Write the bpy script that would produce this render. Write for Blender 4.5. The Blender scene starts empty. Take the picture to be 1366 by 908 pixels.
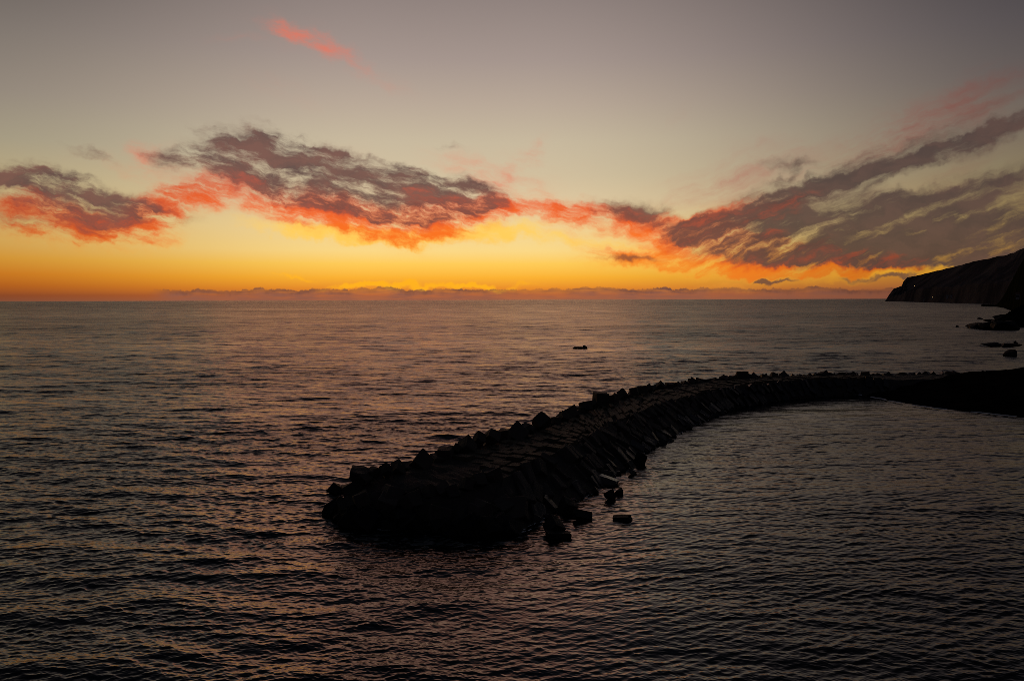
import bpy, bmesh, math, random
import numpy as np
from mathutils import Vector, Matrix, Euler, noise as mnoise

random.seed(7)
rng = np.random.default_rng(11)
scene = bpy.context.scene
col = scene.collection
PI = math.pi

# ------------------------------------------------------------------ camera
CAM_H = 20.0                      # metres above the sea
FPX = 1072.0                      # focal length in pixels of the 1366 px wide photograph
PITCH, ROLL = math.radians(-2.90), math.radians(-0.17)
cd = bpy.data.cameras.new('camera')
cd.sensor_width = 36.0
cd.lens = 36.0 * FPX / 1366.0
cd.clip_start, cd.clip_end = 0.5, 120000.0
cam = bpy.data.objects.new('camera', cd)
col.objects.link(cam)
cam.location = (0, 0, CAM_H)
CAM_ROT = (Matrix.Rotation(PI / 2 + PITCH, 3, 'X') @ Matrix.Rotation(ROLL, 3, 'Z') @ Matrix.Identity(3))
cam.rotation_euler = CAM_ROT.to_euler()
scene.camera = cam


def ray(px, py):
    """Direction of a pixel of the photograph (1366 x 908) as a world vector."""
    return (CAM_ROT @ Vector(((px - 683.0) / FPX, (454.0 - py) / FPX, -1.0))).normalized()


def at(px, py, z=0.0):
    """Where the ray of a pixel meets the level z."""
    d = ray(px, py)
    t = (z - CAM_H) / d.z
    return (d.x * t, d.y * t)


def lin(r, g, b):
    f = lambda c: (c / 255.0 / 12.92) if c <= 10 else ((c / 255.0 + 0.055) / 1.055) ** 2.4
    return (f(r), f(g), f(b))


# ------------------------------------------------------------------ small helpers for things
def tag(o, label=None, cat=None, group=None, kind=None):
    if label: o['label'] = label
    if cat: o['category'] = cat
    if group: o['group'] = group
    if kind: o['kind'] = kind
    return o


def link_mesh(name, me, mat=None, parent=None):
    o = bpy.data.objects.new(name, me)
    col.objects.link(o)
    if mat is not None and not me.materials: me.materials.append(mat)
    if parent is not None: o.parent = parent
    return o


def mesh_np(name, co, faces, smooth=False):
    """Mesh from numpy arrays (faces n x 4 or n x 3)."""
    me = bpy.data.meshes.new(name)
    n, k = faces.shape
    me.vertices.add(len(co)); me.vertices.foreach_set('co', np.ascontiguousarray(co, dtype=np.float32).ravel())
    me.loops.add(n * k); me.loops.foreach_set('vertex_index', np.ascontiguousarray(faces, dtype=np.int32).ravel())
    me.polygons.add(n)
    me.polygons.foreach_set('loop_start', np.arange(0, n * k, k, dtype=np.int32))
    me.polygons.foreach_set('loop_total', np.full(n, k, dtype=np.int32))
    me.update(calc_edges=True)
    me.polygons.foreach_set('use_smooth', np.full(n, smooth, dtype=bool))
    return me


class NT:
    """Tiny builder for shader node graphs."""
    def __init__(self, tree):
        self.t = tree
        self.t.nodes.clear()

    def new(self, typ, **kw):
        n = self.t.nodes.new(typ)
        for k, v in kw.items(): setattr(n, k, v)
        return n

    def put(self, sock, v):
        if isinstance(v, bpy.types.NodeSocket): self.t.links.new(v, sock)
        elif v is not None:
            try: sock.default_value = v
            except TypeError: sock.default_value = (*v, 1.0)
            except ValueError: sock.default_value = (*v, 1.0)

    def m(self, op, a, b=None, c=None, clamp=False):
        n = self.new('ShaderNodeMath', operation=op, use_clamp=clamp)
        for i, v in enumerate((a, b, c)):
            if v is not None: self.put(n.inputs[i], v)
        return n.outputs[0]

    def v(self, op, a, b=None, s=None):
        n = self.new('ShaderNodeVectorMath', operation=op)
        self.put(n.inputs[0], a)
        if b is not None: self.put(n.inputs[1], b)
        if s is not None: self.put(n.inputs['Scale'], s)
        return n.outputs['Value'] if op in ('DOT_PRODUCT', 'LENGTH') else n.outputs[0]

    def xyz(self, x, y, z=0.0):
        n = self.new('ShaderNodeCombineXYZ')
        for i, q in enumerate((x, y, z)): self.put(n.inputs[i], q)
        return n.outputs[0]

    def sep(self, a):
        n = self.new('ShaderNodeSeparateXYZ'); self.put(n.inputs[0], a)
        return n.outputs

    def rng(self, x, a, b, c=0.0, d=1.0, smooth=True):
        n = self.new('ShaderNodeMapRange', interpolation_type='SMOOTHSTEP' if smooth else 'LINEAR')
        n.clamp = True
        for i, q in enumerate((x, a, b, c, d)): self.put(n.inputs[i], q)
        return n.outputs[0]

    def mapping(self, vec, loc=(0, 0, 0), rot=(0, 0, 0), scale=(1, 1, 1), typ='TEXTURE'):
        n = self.new('ShaderNodeMapping', vector_type=typ)
        self.put(n.inputs['Vector'], vec)
        n.inputs['Location'].default_value = loc
        n.inputs['Rotation'].default_value = rot
        n.inputs['Scale'].default_value = scale
        return n.outputs[0]

    def noise(self, vec, scale=1.0, detail=4.0, rough=0.55, color=False, lac=2.0):
        n = self.new('ShaderNodeTexNoise')
        self.put(n.inputs['Vector'], vec)
        n.inputs['Scale'].default_value = scale
        n.inputs['Detail'].default_value = detail
        n.inputs['Roughness'].default_value = rough
        n.inputs['Lacunarity'].default_value = lac
        return n.outputs['Color'] if color else n.outputs['Fac']

    def mix(self, f, a, b):
        n = self.new('ShaderNodeMix', data_type='RGBA')
        self.put(n.inputs[0], f); self.put(n.inputs[6], a); self.put(n.inputs[7], b)
        return n.outputs[2]

    def ramp(self, f, stops, interp='LINEAR'):
        n = self.new('ShaderNodeValToRGB')
        self.put(n.inputs[0], f)
        cr = n.color_ramp; cr.interpolation = interp
        while len(cr.elements) < len(stops): cr.elements.new(0.5)
        for e, (p, c) in zip(cr.elements, stops):
            e.position = p
        for e, (p, c) in zip(cr.elements, stops):
            e.color = (*c, 1.0)
        return n.outputs[0]


def material(name, build):
    m = bpy.data.materials.new(name); m.use_nodes = True
    nt = NT(m.node_tree)
    out = nt.new('ShaderNodeOutputMaterial')
    s = build(nt)
    nt.put(out.inputs['Surface'], s)
    return m


def principled(nt, base, rough=0.6, ior=1.45, normal=None, spec=None, emis=None, estr=0.0):
    p = nt.new('ShaderNodeBsdfPrincipled')
    nt.put(p.inputs['Base Color'], base if isinstance(base, bpy.types.NodeSocket) else (*base, 1.0))
    nt.put(p.inputs['Roughness'], rough)
    nt.put(p.inputs['IOR'], ior)
    if spec is not None: nt.put(p.inputs['Specular IOR Level'], spec)
    if normal is not None: nt.put(p.inputs['Normal'], normal)
    if emis is not None:
        nt.put(p.inputs['Emission Color'], (*emis, 1.0)); nt.put(p.inputs['Emission Strength'], estr)
    return p.outputs[0]

# ------------------------------------------------------------------ sky: dusk after sunset, procedural clouds at infinity
world = bpy.data.worlds.new('World')
scene.world = world
world.use_nodes = True
SUN_AZ = math.radians(-6.0)


def build_world():
    nt = NT(world.node_tree)
    out = nt.new('ShaderNodeOutputWorld')
    bg = nt.new('ShaderNodeBackground')
    tc = nt.new('ShaderNodeTexCoord')
    D = nt.v('NORMALIZE', tc.outputs['Generated'])
    x, y, z = nt.sep(D)
    yc = nt.m('MAXIMUM', y, 0.04)
    # tangent-plane sky coordinates round the sunset, 1 unit = 1/1072 of the distance
    U = nt.m('DIVIDE', nt.m('MULTIPLY', x, FPX), yc)
    V = nt.m('DIVIDE', nt.m('MULTIPLY', z, FPX), yc)
    P0 = nt.xyz(U, V, 0.0)
    zc = nt.m('MAXIMUM', z, 0.0)
    el = nt.m('ARCSINE', zc)
    az = nt.m('ARCTAN2', x, y)
    t = nt.m('SQRT', nt.m('DIVIDE', el, PI / 2))

    def E(py):                                         # height of a photo row on the ramp
        e = math.asin(max(0.0, ray(683, py).z))
        return math.sqrt(e / (PI / 2))

    def up(deg): return math.sqrt(deg / 90.0)

    def ramp(rows, tops):
        st = [(E(py), lin(*c)) for py, c in rows] + [(up(d), lin(*c)) for d, c in tops]
        return nt.ramp(t, st)

    zen = (22, 28, 38)
    centre = ramp([(400, (172, 104, 70)), (393, (196, 106, 52)), (384, (232, 142, 44)), (370, (250, 178, 52)), (352, (253, 203, 88)),
                   (335, (249, 215, 134)), (305, (240, 212, 152)), (270, (222, 200, 160)), (235, (208, 191, 158)), (190, (199, 184, 157)),
                   (140, (184, 167, 150)), (80, (164, 148, 140)), (0, (143, 129, 124))],
                  [(25, (100, 92, 94)), (30, (66, 64, 70)), (38, (38, 43, 52)), (90, zen)])
    left = ramp([(400, (124, 76, 56)), (393, (132, 68, 38)), (382, (170, 88, 30)), (368, (194, 112, 32)), (350, (204, 142, 50)),
                 (330, (204, 158, 80)), (300, (196, 164, 104)), (260, (182, 164, 122)), (215, (160, 150, 126)), (160, (142, 131, 119)),
                 (90, (122, 113, 105)), (0, (90, 83, 80))],
                [(25, (66, 61, 62)), (32, (38, 40, 46)), (50, (24, 29, 38)), (90, zen)])
    right = ramp([(400, (110, 66, 56)), (388, (130, 76, 52)), (372, (166, 106, 46)), (355, (184, 130, 52)), (335, (178, 136, 66)),
                  (300, (150, 126, 78)), (250, (130, 116, 89)), (200, (112, 101, 90)), (140, (93, 85, 83)), (80, (80, 74, 76)),
                  (0, (62, 58, 62))],
                 [(24, (36, 34, 39)), (30, (18, 18, 23)), (50, (15, 17, 22)), (90, zen)])
    wl = nt.rng(az, math.radians(-9), math.radians(-37))
    wr = nt.rng(az, math.radians(0), math.radians(36))
    sky = nt.mix(wr, nt.mix(wl, centre, left), right)

    # ---------------- clouds
    warp1 = nt.noise(P0, 1 / 95.0, 3.0, 0.55, color=True)
    warp2 = nt.noise(nt.mapping(P0, loc=(311, 77, 0)), 1 / 24.0, 3.0, 0.6, color=True)
    w = nt.v('ADD', nt.v('SCALE', nt.v('SUBTRACT', warp1, (.5, .5, .5)), s=50.0),
             nt.v('SCALE', nt.v('SUBTRACT', warp2, (.5, .5, .5)), s=32.0))
    w = nt.v('MULTIPLY', w, (1.25, 0.8, 0.0))
    P = nt.v('ADD', P0, w)
    # fibres: falling to the right in the west, fanning upward to the right over the headland
    ang_l, ang_r = math.radians(-14), math.radians(21)
    wsm = nt.v('ADD', P0, nt.v('SCALE', w, s=0.45))
    nl = nt.noise(nt.mapping(wsm, rot=(0, 0, ang_l), scale=(3.5, 1.0, 1.0)), 1 / 17.0, 7.0, 0.64)
    nr = nt.noise(nt.mapping(wsm, loc=(900, 40, 0), rot=(0, 0, ang_r), scale=(5.5, 1.0, 1.0)), 1 / 24.0, 6.0, 0.62)
    side = nt.rng(U, 60.0, 270.0)
    fib = nt.m('ADD', nt.m('MULTIPLY', nl, nt.m('SUBTRACT', 1.0, side)), nt.m('MULTIPLY', nr, side))
    fine = nt.noise(nt.mapping(P, loc=(77, 990, 0), scale=(2.2, 1.0, 1.0)), 1 / 30.0, 6.0, 0.6)
    grain = nt.m('SUBTRACT', nt.m('ADD', nt.m('MULTIPLY', fib, 0.68), nt.m('MULTIPLY', fine, 0.32)), 0.5)

    Px, Py, _z = nt.sep(P)
    last = [0.0]

    def field(blobs, wide=1.0):
        s = None
        for (px, py, a, b, deg, k) in blobs:
            d = ray(px, py)
            g = nt.new('ShaderNodeTexGradient', gradient_type='SPHERICAL')
            nt.put(g.inputs[0], nt.mapping(nt.xyz(Px, Py, last[0]), loc=(FPX * d.x / d.y, FPX * d.z / d.y, 0),
                                           rot=(0, 0, math.radians(-deg)), scale=(a * (0.5 + 0.5 * wide), b * wide, 1e9)))
            s = nt.m('MULTIPLY_ADD', g.outputs['Fac'], k, 0.0 if s is None else s)
            last[0] = s            # evaluated one after the other, which keeps the shader small
        return s

    def alpha(f, lo, hi, amp, cap=1.0):
        f = nt.m('MINIMUM', f, 1.25)
        q = nt.m('MULTIPLY', f, nt.m('MULTIPLY_ADD', grain, amp, 1.0))
        return nt.rng(q, lo, hi, 0.0, cap)

    # x, y, half length, half width, tilt (clockwise in the photo), weight
    PINK = [(1180, 196, 220, 26, -26, .3), (1290, 150, 150, 40, -14, .3), (280, 225, 150, 34, 10, .36), (480, 232, 200, 40, 8, .34), (690, 244, 120, 40, 0, .36), (930, 268, 130, 34, -12, .5), (1010, 214, 130, 36, -14, .22), (1120, 190, 200, 30, -22, .4), (1300, 215, 140, 30, -16, .5),
            (388, 42, 50, 12, 18, .95), (430, 58, 66, 12, 22, .75), (500, 96, 72, 14, 26, .5), (400, 50, 100, 26, 20, .3), (320, 46, 55, 7, 3, .3),
            (370, 120, 75, 14, 18, .3), (190, 204, 34, 14, 30, .75), (300, 232, 150, 24, 12, .45), (150, 222, 90, 14, 14, .3), (600, 208, 46, 14, 14, .5), (655, 240, 60, 18, 8, .85),
            (698, 214, 46, 13, -48, .5), (714, 190, 26, 8, -70, .35), (905, 152, 30, 12, -40, .35), (1010, 200, 80, 26, -8, .2),
            (1240, 160, 120, 22, -20, .5), (1160, 208, 130, 22, -24, .62), (1320, 130, 120, 42, -8, .5), (950, 250, 90, 22, -18, .45),
            (1080, 300, 190, 24, -17, .55), (1290, 265, 170, 22, -12, .5)]
    ORANGE = [(430, 302, 220, 26, 8, .3), (610, 310, 170, 24, -4, .3), (960, 352, 170, 20, 4, .55), (1080, 354, 150, 16, 2, .6), (880, 332, 140, 18, 8, .4), (1010, 325, 110, 16, 10, .8),
              (40, 282, 110, 26, 10, .9), (130, 292, 110, 22, 12, .9), (235, 268, 70, 26, -14, 1.15), (262, 256, 40, 14, -6, .8), (200, 288, 70, 24, 20, .8), (60, 318, 110, 16, 8, .85),
              (165, 318, 75, 16, 8, .8), (320, 272, 110, 14, 10, .5), (330, 246, 130, 20, 15, .42), (420, 276, 140, 24, 15, 1.1), (510, 297, 120, 20, 8, 1.1),
              (600, 292, 110, 22, -8, 1.1), (660, 270, 74, 22, -8, 1.0), (725, 283, 60, 12, 0, .3), (762, 290, 60, 22, 18, .85),
              (850, 300, 120, 22, 12, 1.0), (930, 322, 120, 24, 14, 1.15), (1000, 336, 120, 20, 8, 1.05), (960, 292, 110, 22, -10, .8), (1040, 274, 100, 18, -20, .7),
              (1100, 344, 150, 16, 4, .95), (1060, 316, 150, 22, -4, .6), (880, 350, 130, 10, 3, .8), (1000, 360, 150, 12, 3, .75), (1110, 366, 120, 9, 2, .5),
              (1200, 352, 120, 14, -4, .5), (820, 338, 90, 8, 5, .5), (980, 381, 150, 5, 0, .4), (560, 268, 130, 26, 6, .7)]
    YELLOW = [(400, 304, 120, 12, 8, .7), (490, 315, 120, 13, 4, 1.0), (600, 316, 130, 13, 0, .9), (680, 306, 90, 13, -6, .7), (745, 318, 80, 12, 6, .5), (390, 364, 46, 3.5, 1, .8),
              (480, 379, 60, 5, 0, .9), (560, 380, 100, 7, 0, 1.2), (660, 381, 80, 5, 0, .7), (830, 332, 90, 9, 6, .5), (960, 350, 110, 10, 8, .55), (1180, 366, 130, 12, -6, .7),
              (1290, 354, 120, 10, -8, .6)]
    GREY = [(1080, 322, 190, 22, -1, .5), (1230, 330, 190, 22, -2, .6), (1350, 325, 130, 22, -4, .6), (1010, 308, 110, 16, 4, .35),
            (310, 186, 80, 6, 20, .5), (345, 178, 46, 5, 35, .45), (400, 186, 66, 6, 28, .5), (262, 202, 70, 7, 6, .5), (232, 214, 60, 6, 18, .4), (125, 206, 60, 6, 18, .45), (452, 208, 46, 6, 10, .4), (530, 222, 70, 7, 12, .45), (575, 230, 44, 5, 5, .4),
            (1090, 238, 190, 8, -29, .5), (1180, 208, 220, 9, -25, .5), (1270, 190, 180, 9, -19, .5), (1340, 168, 130, 12, -16, .5), (1300, 250, 200, 9, -14, .5), (1010, 275, 130, 9, -24, .5),
            (120, 296, 90, 12, 12, .6), (195, 282, 80, 18, 10, .7), (60, 282, 60, 10, 8, .5), (600, 280, 90, 22, -4, .75), (480, 262, 120, 26, 10, .5), (630, 262, 60, 16, 6, .5), (1120, 325, 220, 26, -2, .6), (1300, 318, 160, 30, -3, .6), (1200, 300, 170, 20, -6, .5),
            (30, 246, 110, 26, 4, 1.0), (95, 262, 110, 24, 14, 1.0), (180, 276, 90, 26, 6, .78), (70, 238, 60, 8, 2, .7), (40, 300, 80, 16, 10, .95), (140, 312, 80, 13, 8, .62),
            (120, 212, 40, 8, 12, .35), (285, 210, 90, 18, 5, .7), (365, 212, 120, 40, 12, 1.0), (320, 238, 120, 24, 14, .72), (430, 205, 70, 16, 14, .55), (300, 190, 60, 8, 6, .4), (355, 180, 50, 7, 12, .4), (420, 240, 120, 36, 14, 1.0), (510, 258, 130, 34, 10, 1.05), (590, 264, 90, 28, 4, .85),
            (470, 278, 100, 20, 12, .75), (560, 285, 90, 16, -2, .6), (390, 190, 70, 15, 8, .6), (535, 228, 55, 10, 8, .45), (600, 194, 26, 5, 14, .55), (650, 266, 60, 20, -4, .6), (610, 246, 60, 14, 10, .5),
            (790, 289, 62, 20, 12, .85), (850, 282, 60, 20, 0, .85), (900, 300, 90, 17, 12, .85), (965, 318, 90, 14, 8, .6), (1060, 216, 70, 9, -4, .55), (1050, 236, 34, 9, -45, .5),
            (1000, 266, 100, 12, -20, .5), (1090, 252, 130, 17, -27, .75), (1200, 216, 140, 16, -22, .75), (1320, 184, 140, 14, -18, .8), (1000, 290, 120, 18, -14, .55), (1190, 262, 80, 11, -8, .8), (1320, 234, 90, 13, -12, .75),
            (1240, 290, 190, 30, -8, .85), (1000, 305, 120, 22, -8, .6), (1150, 290, 130, 22, -12, .6), (1330, 350, 120, 10, -6, .5), (1050, 320, 170, 26, -4, 1.05), (1170, 316, 190, 32, -3, 1.25), (1290, 322, 180, 28, -2, 1.25), (1390, 318, 140, 26, -6, 1.2),
            (1250, 340, 200, 16, -2, .9), (1310, 296, 140, 15, -10, .55), (1110, 345, 100, 10, 4, .5), (1340, 260, 110, 14, -10, .55), (1180, 238, 150, 12, -24, .45)]
    LOW = [(842, 345, 66, 7, 3, .7), (1036, 374, 40, 4.5, 1, 1.1), (1022, 372, 14, 4, 0, .9), (1160, 373, 70, 7, -4, .75), (1205, 369, 50, 5, -10, .6), (1090, 357, 70, 5, 3, .55)]

    Vn = nt.m('DIVIDE', V, 400.0, clamp=True)
    hot = nt.ramp(Vn, [(0.0, lin(236, 128, 44)), (.12, lin(248, 128, 30)), (.20, lin(249, 110, 24)), (.30, lin(243, 94, 26)), (.40, lin(220, 86, 42)), (.55, lin(212, 122, 96)), (1.0, lin(226, 112, 88))])
    dim = nt.m('MULTIPLY', nt.rng(U, 180, 720, 1.0, 0.42), nt.rng(U, -680, -330, 0.74, 1.0))
    hotc = nt.v('SCALE', hot, s=dim)
    ap = alpha(field(PINK, 1.5), 0.0, 2.3, 5.5, 0.72)
    pinkc = nt.v('SCALE', nt.mix(nt.rng(U, -100, 350), lin(236, 112, 82), lin(172, 96, 86)), s=nt.rng(U, 250, 760, 1.0, 0.38))
    fo = field(ORANGE, 1.45)
    ao = alpha(fo, 0.04, 1.6, 4.8, 0.97)
    ay = alpha(field(YELLOW, 1.2), 0.05, 0.95, 2.5, 0.95)
    ag = alpha(field(GREY, 1.5), nt.rng(U, 100, 400, 0.10, 0.05), nt.rng(U, 100, 400, 1.55, 1.24), nt.rng(U, 100, 400, 5.4, 4.4), 0.95)
    alow = alpha(field(LOW, 1.1), 0.15, 0.8, 3.5, 0.85)
    c = nt.mix(ap, sky, pinkc)
    c = nt.mix(ay, c, nt.v('SCALE', nt.mix(nt.rng(V, 20, 90), lin(255, 178, 32), lin(255, 206, 88)), s=nt.rng(U, 350, 700, 1.0, 0.62)))
    thin = nt.mix(nt.rng(V, 60, 150), lin(255, 176, 62), lin(238, 140, 96))
    c = nt.mix(ao, c, nt.mix(nt.rng(ao, 0.05, 0.7), nt.v('SCALE', thin, s=dim), hotc))
    greyc = nt.mix(nt.rng(U, -100, 450), lin(92, 68, 65), lin(76, 60, 57))
    greyc = nt.mix(nt.rng(fine, 0.36, 0.66), greyc, nt.v('SCALE', nt.mix(nt.rng(U, -100, 450), lin(118, 78, 70), lin(90, 68, 62)), s=1.0))
    # thin cloud still glows red where it lies over the lit layer
    red = nt.v('SCALE', nt.mix(nt.rng(V, 90, 190), lin(226, 82, 36), lin(186, 88, 70)), s=dim)
    glow = nt.m('MULTIPLY', nt.rng(ao, 0.08, 0.6), nt.rng(nt.m('MULTIPLY_ADD', grain, -2.2, ag), 0.35, 1.0, 0.95, 0.0))
    greyc = nt.mix(glow, greyc, red)
    c = nt.mix(ag, c, greyc)
    c = nt.mix(alow, c, nt.mix(nt.rng(U, 0, 400), lin(150, 84, 50), lin(92, 66, 60)))
    # low bank along the horizon with a cauliflower top
    top = nt.m('MULTIPLY_ADD', nt.noise(nt.xyz(U, nt.m('MULTIPLY', V, 0.35), 3.3), 1 / 11.0, 5.0, 0.6), 13.0,
               nt.m('MULTIPLY_ADD', nt.noise(nt.xyz(U, 0.0, 9.1), 1 / 70.0, 3.0, 0.5), 14.0, 1.4))
    bank = nt.m('MULTIPLY', nt.rng(nt.m('SUBTRACT', top, V), -0.6, 1.8), nt.rng(U, -490, -440))
    bank = nt.m('MULTIPLY', bank, nt.rng(nt.noise(nt.xyz(U, 5.0, 2.2), 1 / 120.0, 3.0, 0.55), 0.34, 0.58, 0.35, 1.0))
    lay = nt.noise(nt.mapping(P0, scale=(9, 1, 1)), 1 / 5.0, 5.0, 0.6)
    bank = nt.m('MULTIPLY', bank, nt.rng(lay, 0.32, 0.62, 0.5, 1.0))
    bankc = nt.mix(nt.rng(nt.m('SUBTRACT', top, V), 0.0, 9.0), lin(104, 70, 62), lin(146, 92, 72))
    bankc = nt.v('SCALE', bankc, s=nt.rng(U, 150, 640, 1.0, 0.62))
    c = nt.mix(bank, c, bankc)
    # behind the viewer the eastern sky is already night-dark
    east = nt.rng(y, 0.72, 0.30)
    c = nt.mix(east, c, nt.ramp(t, [(0, lin(26, 25, 32)), (up(20), lin(30, 29, 36)), (1, lin(*zen))]))
    # the air itself: Nishita sky with the sun just down
    ni = nt.new('ShaderNodeTexSky', sky_type='NISHITA')
    ni.sun_disc = False
    ni.sun_elevation = math.radians(-2.0)
    ni.sun_rotation = SUN_AZ
    c = nt.v('ADD', c, nt.v('SCALE', ni.outputs[0], s=0.02))
    nt.put(bg.inputs['Color'], c)
    bg.inputs['Strength'].default_value = 1.0
    nt.put(out.inputs['Surface'], bg.outputs[0])


build_world()
# the afterglow over the spot where the sun went down: broad, weak and red
sl = bpy.data.lights.new('sun', 'SUN')
sl.energy, sl.angle, sl.color = 0.08, math.radians(30), (1.0, 0.28, 0.10)
sun = bpy.data.objects.new('sun', sl)
col.objects.link(sun)
sun.rotation_euler = Vector((-math.sin(SUN_AZ), -math.cos(SUN_AZ), -math.tan(math.radians(11)))).to_track_quat('-Z', 'Y').to_euler()
vs = scene.view_settings
scene.display_settings.display_device = 'sRGB'
vs.view_transform = 'Standard'
vs.look = 'None'
vs.exposure, vs.gamma, vs.use_curve_mapping = 0.0, 1.0, False
scene.cycles.use_denoising = False
scene.cycles.pixel_filter_type = 'BLACKMAN_HARRIS'
scene.cycles.filter_width = 0.75
scene.cycles.max_bounces = 5
scene.cycles.diffuse_bounces = 2
scene.cycles.glossy_bounces = 3

# ------------------------------------------------------------------ the breakwater's plan, in metres
SHO = [(-15.9, 72.0), (-14.0, 74.4), (-10.9, 76.6), (-8.4, 78.6), (-5.2, 83.4), (-1.6, 89.4), (3.8, 98.6), (13.1, 119.7), (22.7, 136.9), (33.9, 152.7),
       (48.7, 165.5), (60.0, 171.5), (72.0, 175.5), (85.0, 178.0), (100.0, 180.0), (118.0, 182.0)]         # seaward edge of the deck
BAY = [(-15.4, 71.4), (-11.5, 71.0), (-5.2, 70.5), (-1.0, 75.0), (2.0, 80.5), (4.5, 85.0), (8.3, 93.5), (12.4, 103.4), (23.6, 126.4), (37.9, 146.6),
       (52.3, 159.6), (63.0, 166.2), (73.0, 168.8), (86.0, 170.0), (101.0, 171.0), (118.0, 171.0)]          # lee edge of the deck
SHX, SHY = np.array([p[0] for p in SHO]), np.array([p[1] for p in SHO])

# ------------------------------------------------------------------ sea: one sheet, waves summed from a wind-sea spectrum
def build_sea():
    v = np.arange(470.0, 0.7, -0.31)
    d = 804.0 * CAM_H / v
    near = np.array([1.5, 6, 12, 18, 23, 27, 30.5, 33])
    far = np.array([24000, 30000, 40000, 60000, 90000])
    d = np.concatenate([near, d, far])
    step = np.gradient(d)
    dense = np.radians(np.arange(-36.5, 36.5, 0.0525))
    azs = np.concatenate([np.radians(np.linspace(-85, -37, 40)), dense, np.radians(np.linspace(37, 85, 40))])
    nr, na = len(d), len(azs)
    A, Dd = np.meshgrid(azs, d)
    X = (Dd * np.sin(A)).astype(np.float32)
    Y = (Dd * np.cos(A)).astype(np.float32)
    # lee mask: inside the arm of the breakwater the water is sheltered
    yc = np.interp(X, SHX, SHY, left=-1e4, right=182.0)
    line = np.where(Y < 68, -2.0 - (68 - Y) * 0.05, -6.0)
    lee = np.clip((X - line) / 13.0 + 0.5, 0, 1)
    lee = lee * lee * (3 - 2 * lee)
    lee = np.where((Y > yc + 3) | (X > 118), 0.0, lee).astype(np.float32)
    comps = []
    r = np.random.default_rng(5)
    for lam in np.geomspace(95.0, 9.0, 46):                    # long low swell and wave groups offshore, short-crested
        th = math.radians(-90 - 6 + r.normal(0, 30))
        comps.append((lam, th, 0.0112 * r.uniform(0.6, 1.3), 0.0, 1))
    for lam in np.geomspace(12.0, 3.8, 22):                     # swell rolling in, crests nearly parallel to the horizon
        th = math.radians(-90 - 8 + r.normal(0, 19))
        comps.append((lam, th, 0.0172 * r.uniform(0.6, 1.3), 0.16))
    for lam in np.geomspace(3.8, 0.85, 44):                       # wind sea
        th = math.radians(-90 - 12 + r.normal(0, 26))
        comps.append((lam, th, 0.0160 * r.uniform(0.6, 1.3), 0.2))
    for lam in np.geomspace(1.05, 0.17, 64):                      # chop and ripples
        th = math.radians(-90 - 10 + r.normal(0, 34))
        comps.append((lam, th, 0.0255 * r.uniform(0.6, 1.3), 0.5))
    for lam in np.geomspace(2.2, 0.5, 18):                       # cross ripples inside the bay
        th = math.radians(-72 + r.normal(0, 24))
        comps.append((lam, th, 0.015 * r.uniform(0.6, 1.3), -1))
    H = np.zeros_like(X); DX = np.zeros_like(X); DY = np.zeros_like(X)
    var = np.zeros_like(X)
    lateral = 0.0009 * d
    # slow gusts: patches of rougher and smoother water
    gust = np.zeros_like(X)
    for lam, k in ((160, .5), (90, .4), (45, .35), (330, .4), (700, .4), (30, .4), (18, .3)):
        for _ in range(3):
            th = r.uniform(0, 2 * PI); q = 2 * PI / lam
            gust += k / 3 * np.sin(q * (X * np.float32(math.cos(th)) * 0.45 + Y * np.float32(math.sin(th))) + r.uniform(0, 6.28)).astype(np.float32)
    gust = np.clip(1.0 + 0.34 * gust, 0.25, 2.0)

    for lam, th, slope, shelter, *long_ in comps:
        k = 2 * PI / lam
        kx, ky = k * math.cos(th), k * math.sin(th)
        ph = r.uniform(0, 2 * PI)
        a = slope * math.sqrt(2) / k
        w = np.exp(-(np.abs(step) / lam * 0.45) ** 2 - (lateral / lam * 2.0) ** 2).astype(np.float32)[:, None]
        amp = (1 - lee * (1 - shelter)) if shelter >= 0 else lee
        if lam < 7: amp = amp * gust
        if long_: amp = amp * np.clip((Dd - 9 * lam) / (12 * lam), 0.10, 1.0).astype(np.float32)   # longer trains farther out
        var += (slope ** 2) * (1 - w * w) * amp * amp
        if float(w.max()) < 0.01: continue
        n = int(np.max(np.nonzero(w[:, 0] > 0.004)[0])) + 1
        # every train of waves comes in groups
        ge = k / r.uniform(5, 10); gt = r.uniform(0, 2 * PI)
        env = 1.0 + np.float32(0.75) * np.sin((ge * math.cos(gt) * X[:n] + ge * math.sin(gt) * Y[:n] + r.uniform(0, 6.28)).astype(np.float32))
        arg = (kx * X[:n] + ky * Y[:n] + ph).astype(np.float32)
        s, c = np.sin(arg), np.cos(arg)
        aw = (a * 0.9 * w[:n] * (amp[:n] if np.ndim(amp) else amp) * env).astype(np.float32)
        H[:n] += aw * c
        q = np.float32(0.95)
        DX[:n] -= q * aw * s * math.cos(th)
        DY[:n] -= q * aw * s * math.sin(th)
    co = np.stack([X + DX, Y + DY, H], -1).reshape(-1, 3)
    idx = np.arange(nr * na).reshape(nr, na)
    f = np.stack([idx[:-1, :-1], idx[:-1, 1:], idx[1:, 1:], idx[1:, :-1]], -1).reshape(-1, 4)[:, ::-1]
    me = mesh_np('sea', co, f, smooth=True)
    at_ = me.attributes.new('unresolved', 'FLOAT', 'POINT')
    at_.data.foreach_set('value', np.sqrt(np.clip(var + 0.035 * np.clip((Dd - 1400) / 2500, 0, 1), 0, 0.12)).astype(np.float32).ravel())
    at_ = me.attributes.new('lee', 'FLOAT', 'POINT')
    at_.data.foreach_set('value', lee.ravel())
    return me


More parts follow.
